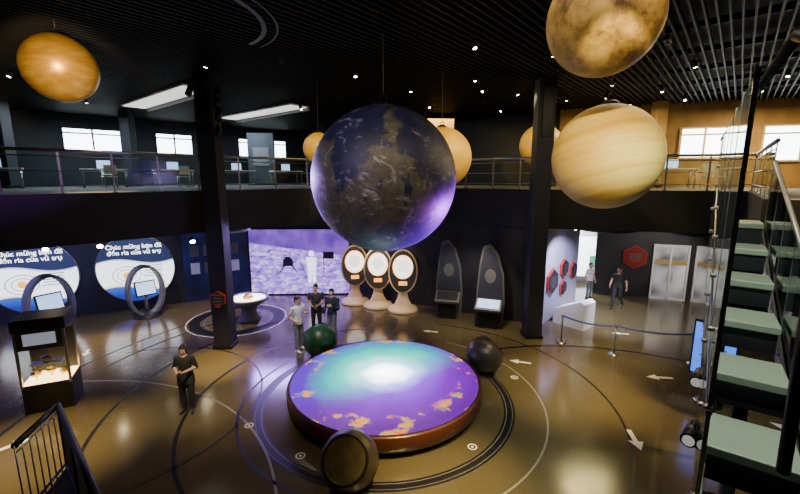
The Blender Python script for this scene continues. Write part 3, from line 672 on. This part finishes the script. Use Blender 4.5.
person('standing_man',(-2.33,13.1,0),-.5,1.8,{'L':hang(-1),'R':((.26,.02,1.12),(.15,-.2,1.2),(-1,0,0))},navy,gry,head=(.3,.1),sleeve=1.7,item='bag',sh=1.12,wide=1.05)
person('walking_man',(9.3,16.5,0),-.9,1.78,{'L':((-.25,-.08,1.1),(-.22,-.26,.95),(1,0,0)),'R':((.25,.12,1.1),(.27,.14,.85),(-1,0,0))},blk,blk,legs={'Lk':(-.09,-.14,.5),'La':(-.1,-.2,.09),'Rk':(.09,.04,.48),'Ra':(.1,.26,.13),'Rt':(.12,.12,.035)},sleeve=.6,sh=1.1)
person('visitor',(8.75,17.9,0),.4,1.68,{'L':hang(-1),'R':hang(1)},wht,gry,sleeve=.6)

# ---------------------------------------------------------------- lights
W=(1,.74,.30)
for (x,y,tx,ty,e,dg) in ((-7.5,6.5,-7.3,7.4,3400,30),(-3.5,5.5,-4,9.8,900,36),(1.5,4.5,.8,6.4,3000,28),(5,8.5,4.4,9.8,2300,34),(-8.5,11.5,-9,12,800,42),(7.5,6.5,7,8,1100,38),(-5.2,10.6,-5.5,11.3,3400,22),(2.5,12.5,2.5,13,700,42),(6,10.8,6.2,12,1200,34)):
    spot((x,y,ZC-.35),(tx,ty,0),e,W,dg,1.0,.14)
spot((-4,4.5,ZC-.3),(-5.0,8.8,1),700,(1,.9,.75),20)
spot((-3,8.5,ZC-.3),(-2.9,12.8,1),900,(1,.92,.8),22)
spot((-4.6,5.2,7.2),(-6.85,8.5,7.7),400,(1,.72,.30),26,.3,.12)
spot((3.6,2.4,5.0),(2.62,5.42,7.46),210,(1,.76,.36),32,.3)
spot((1.6,2.9,7.6),(3.4,6.66,5.87),360,(1,.76,.31),30,.3)
spot((3.5,9,8.2),(1.2,12.35,6.1),400,W,35); spot((-3.2,10,8.2),(-2.65,13.4,6.4),240,W,30); spot((4,13,8.2),(5.75,16.8,6.9),350,W,35)
spot((3.0,2.8,8.3),(4.3,4.8,3.3),750,(.85,1,.85),76,.7)
# earth key lights (violet)
spot((-5.4,11.4,5.6),(-.9,9.5,5.3),3400,(.52,.30,1),34,.5,.2)
spot((4.9,10.3,3.0),(0,9.4,4.8),4600,(.45,.07,1),34,.5,.2)
spot((-4.0,3.6,7.8),(-.6,9.3,5.2),170,(.65,.5,1),34,.4)
for (x,y,tx,ty,tz,e,c) in ((-12,11,-15,14,1.6,100,(.6,.68,1)),(-9.5,13,-11.5,16,1.5,100,(.6,.68,1)),(-9.2,14.8,-8.8,15.3,0,160,W),(-9.8,12.8,-9.6,12.2,0,300,W),(-11.6,12.8,-11.3,12.2,0,260,W),(-6,13.9,-6.4,15.1,0,120,(1,.9,.7)),(-1,16.7,-.9,16.6,0,100,(1,.85,.6)),(-1.2,14.2,-1,16.7,1.2,140,(1,.76,.42)),(6.4,13.4,6.3,15.4,1.5,420,(.75,.72,1)),(8.5,14.2,8.4,15,0,600,(.9,.9,1)),(11.5,14.2,11.3,17.8,1.5,160,(1,.9,.8)),(2.6,12.9,2.6,15,.8,130,(1,.9,.8))):
    spot((x,y,3.2 if x in(-9.8,-11.6) else ZB-.18),(tx,ty,tz),e,c,80,.7,.06)
point((8.5,19.7,3.0),260,(.95,.97,1)); 
area((-13,9.5,3.4),(-11,13,0),120,(.3,.22,1),2,2)
area((-5,16.6,3.3),(-5,14,0),110,(.45,.3,1),3,.6)
for (x,y,e,c) in ((-13,17,100,(.75,.9,1)),(-8,21,80,(.75,.9,1)),(2,20,70,W),(8.5,16.2,120,W),(13.5,14.6,220,W),(16,10,50,W)):
    area((x,y,ZC-.25),(x,y,0),e,c,2,1)
area((0,5,ZC-.2),(0,9,0),80,(1,.8,.5),6,3)
area((6,9,ZC-.2),(6,9,0),70,(1,.78,.45),4,3)
w=bpy.data.worlds.new('w'); bpy.context.scene.world=w; w.use_nodes=True; w.node_tree.nodes['Background'].inputs[0].default_value=(.02,.02,.03,1)
# ---------------------------------------------------------------- camera
cam=bpy.data.cameras.new('cam'); cam.lens=18; cam.sensor_width=36; co=bpy.data.objects.new('camera',cam); bpy.context.collection.objects.link(co)
co.location=(0,0,5.5); co.rotation_euler=(math.radians(90-9.8),0,0); bpy.context.scene.camera=co
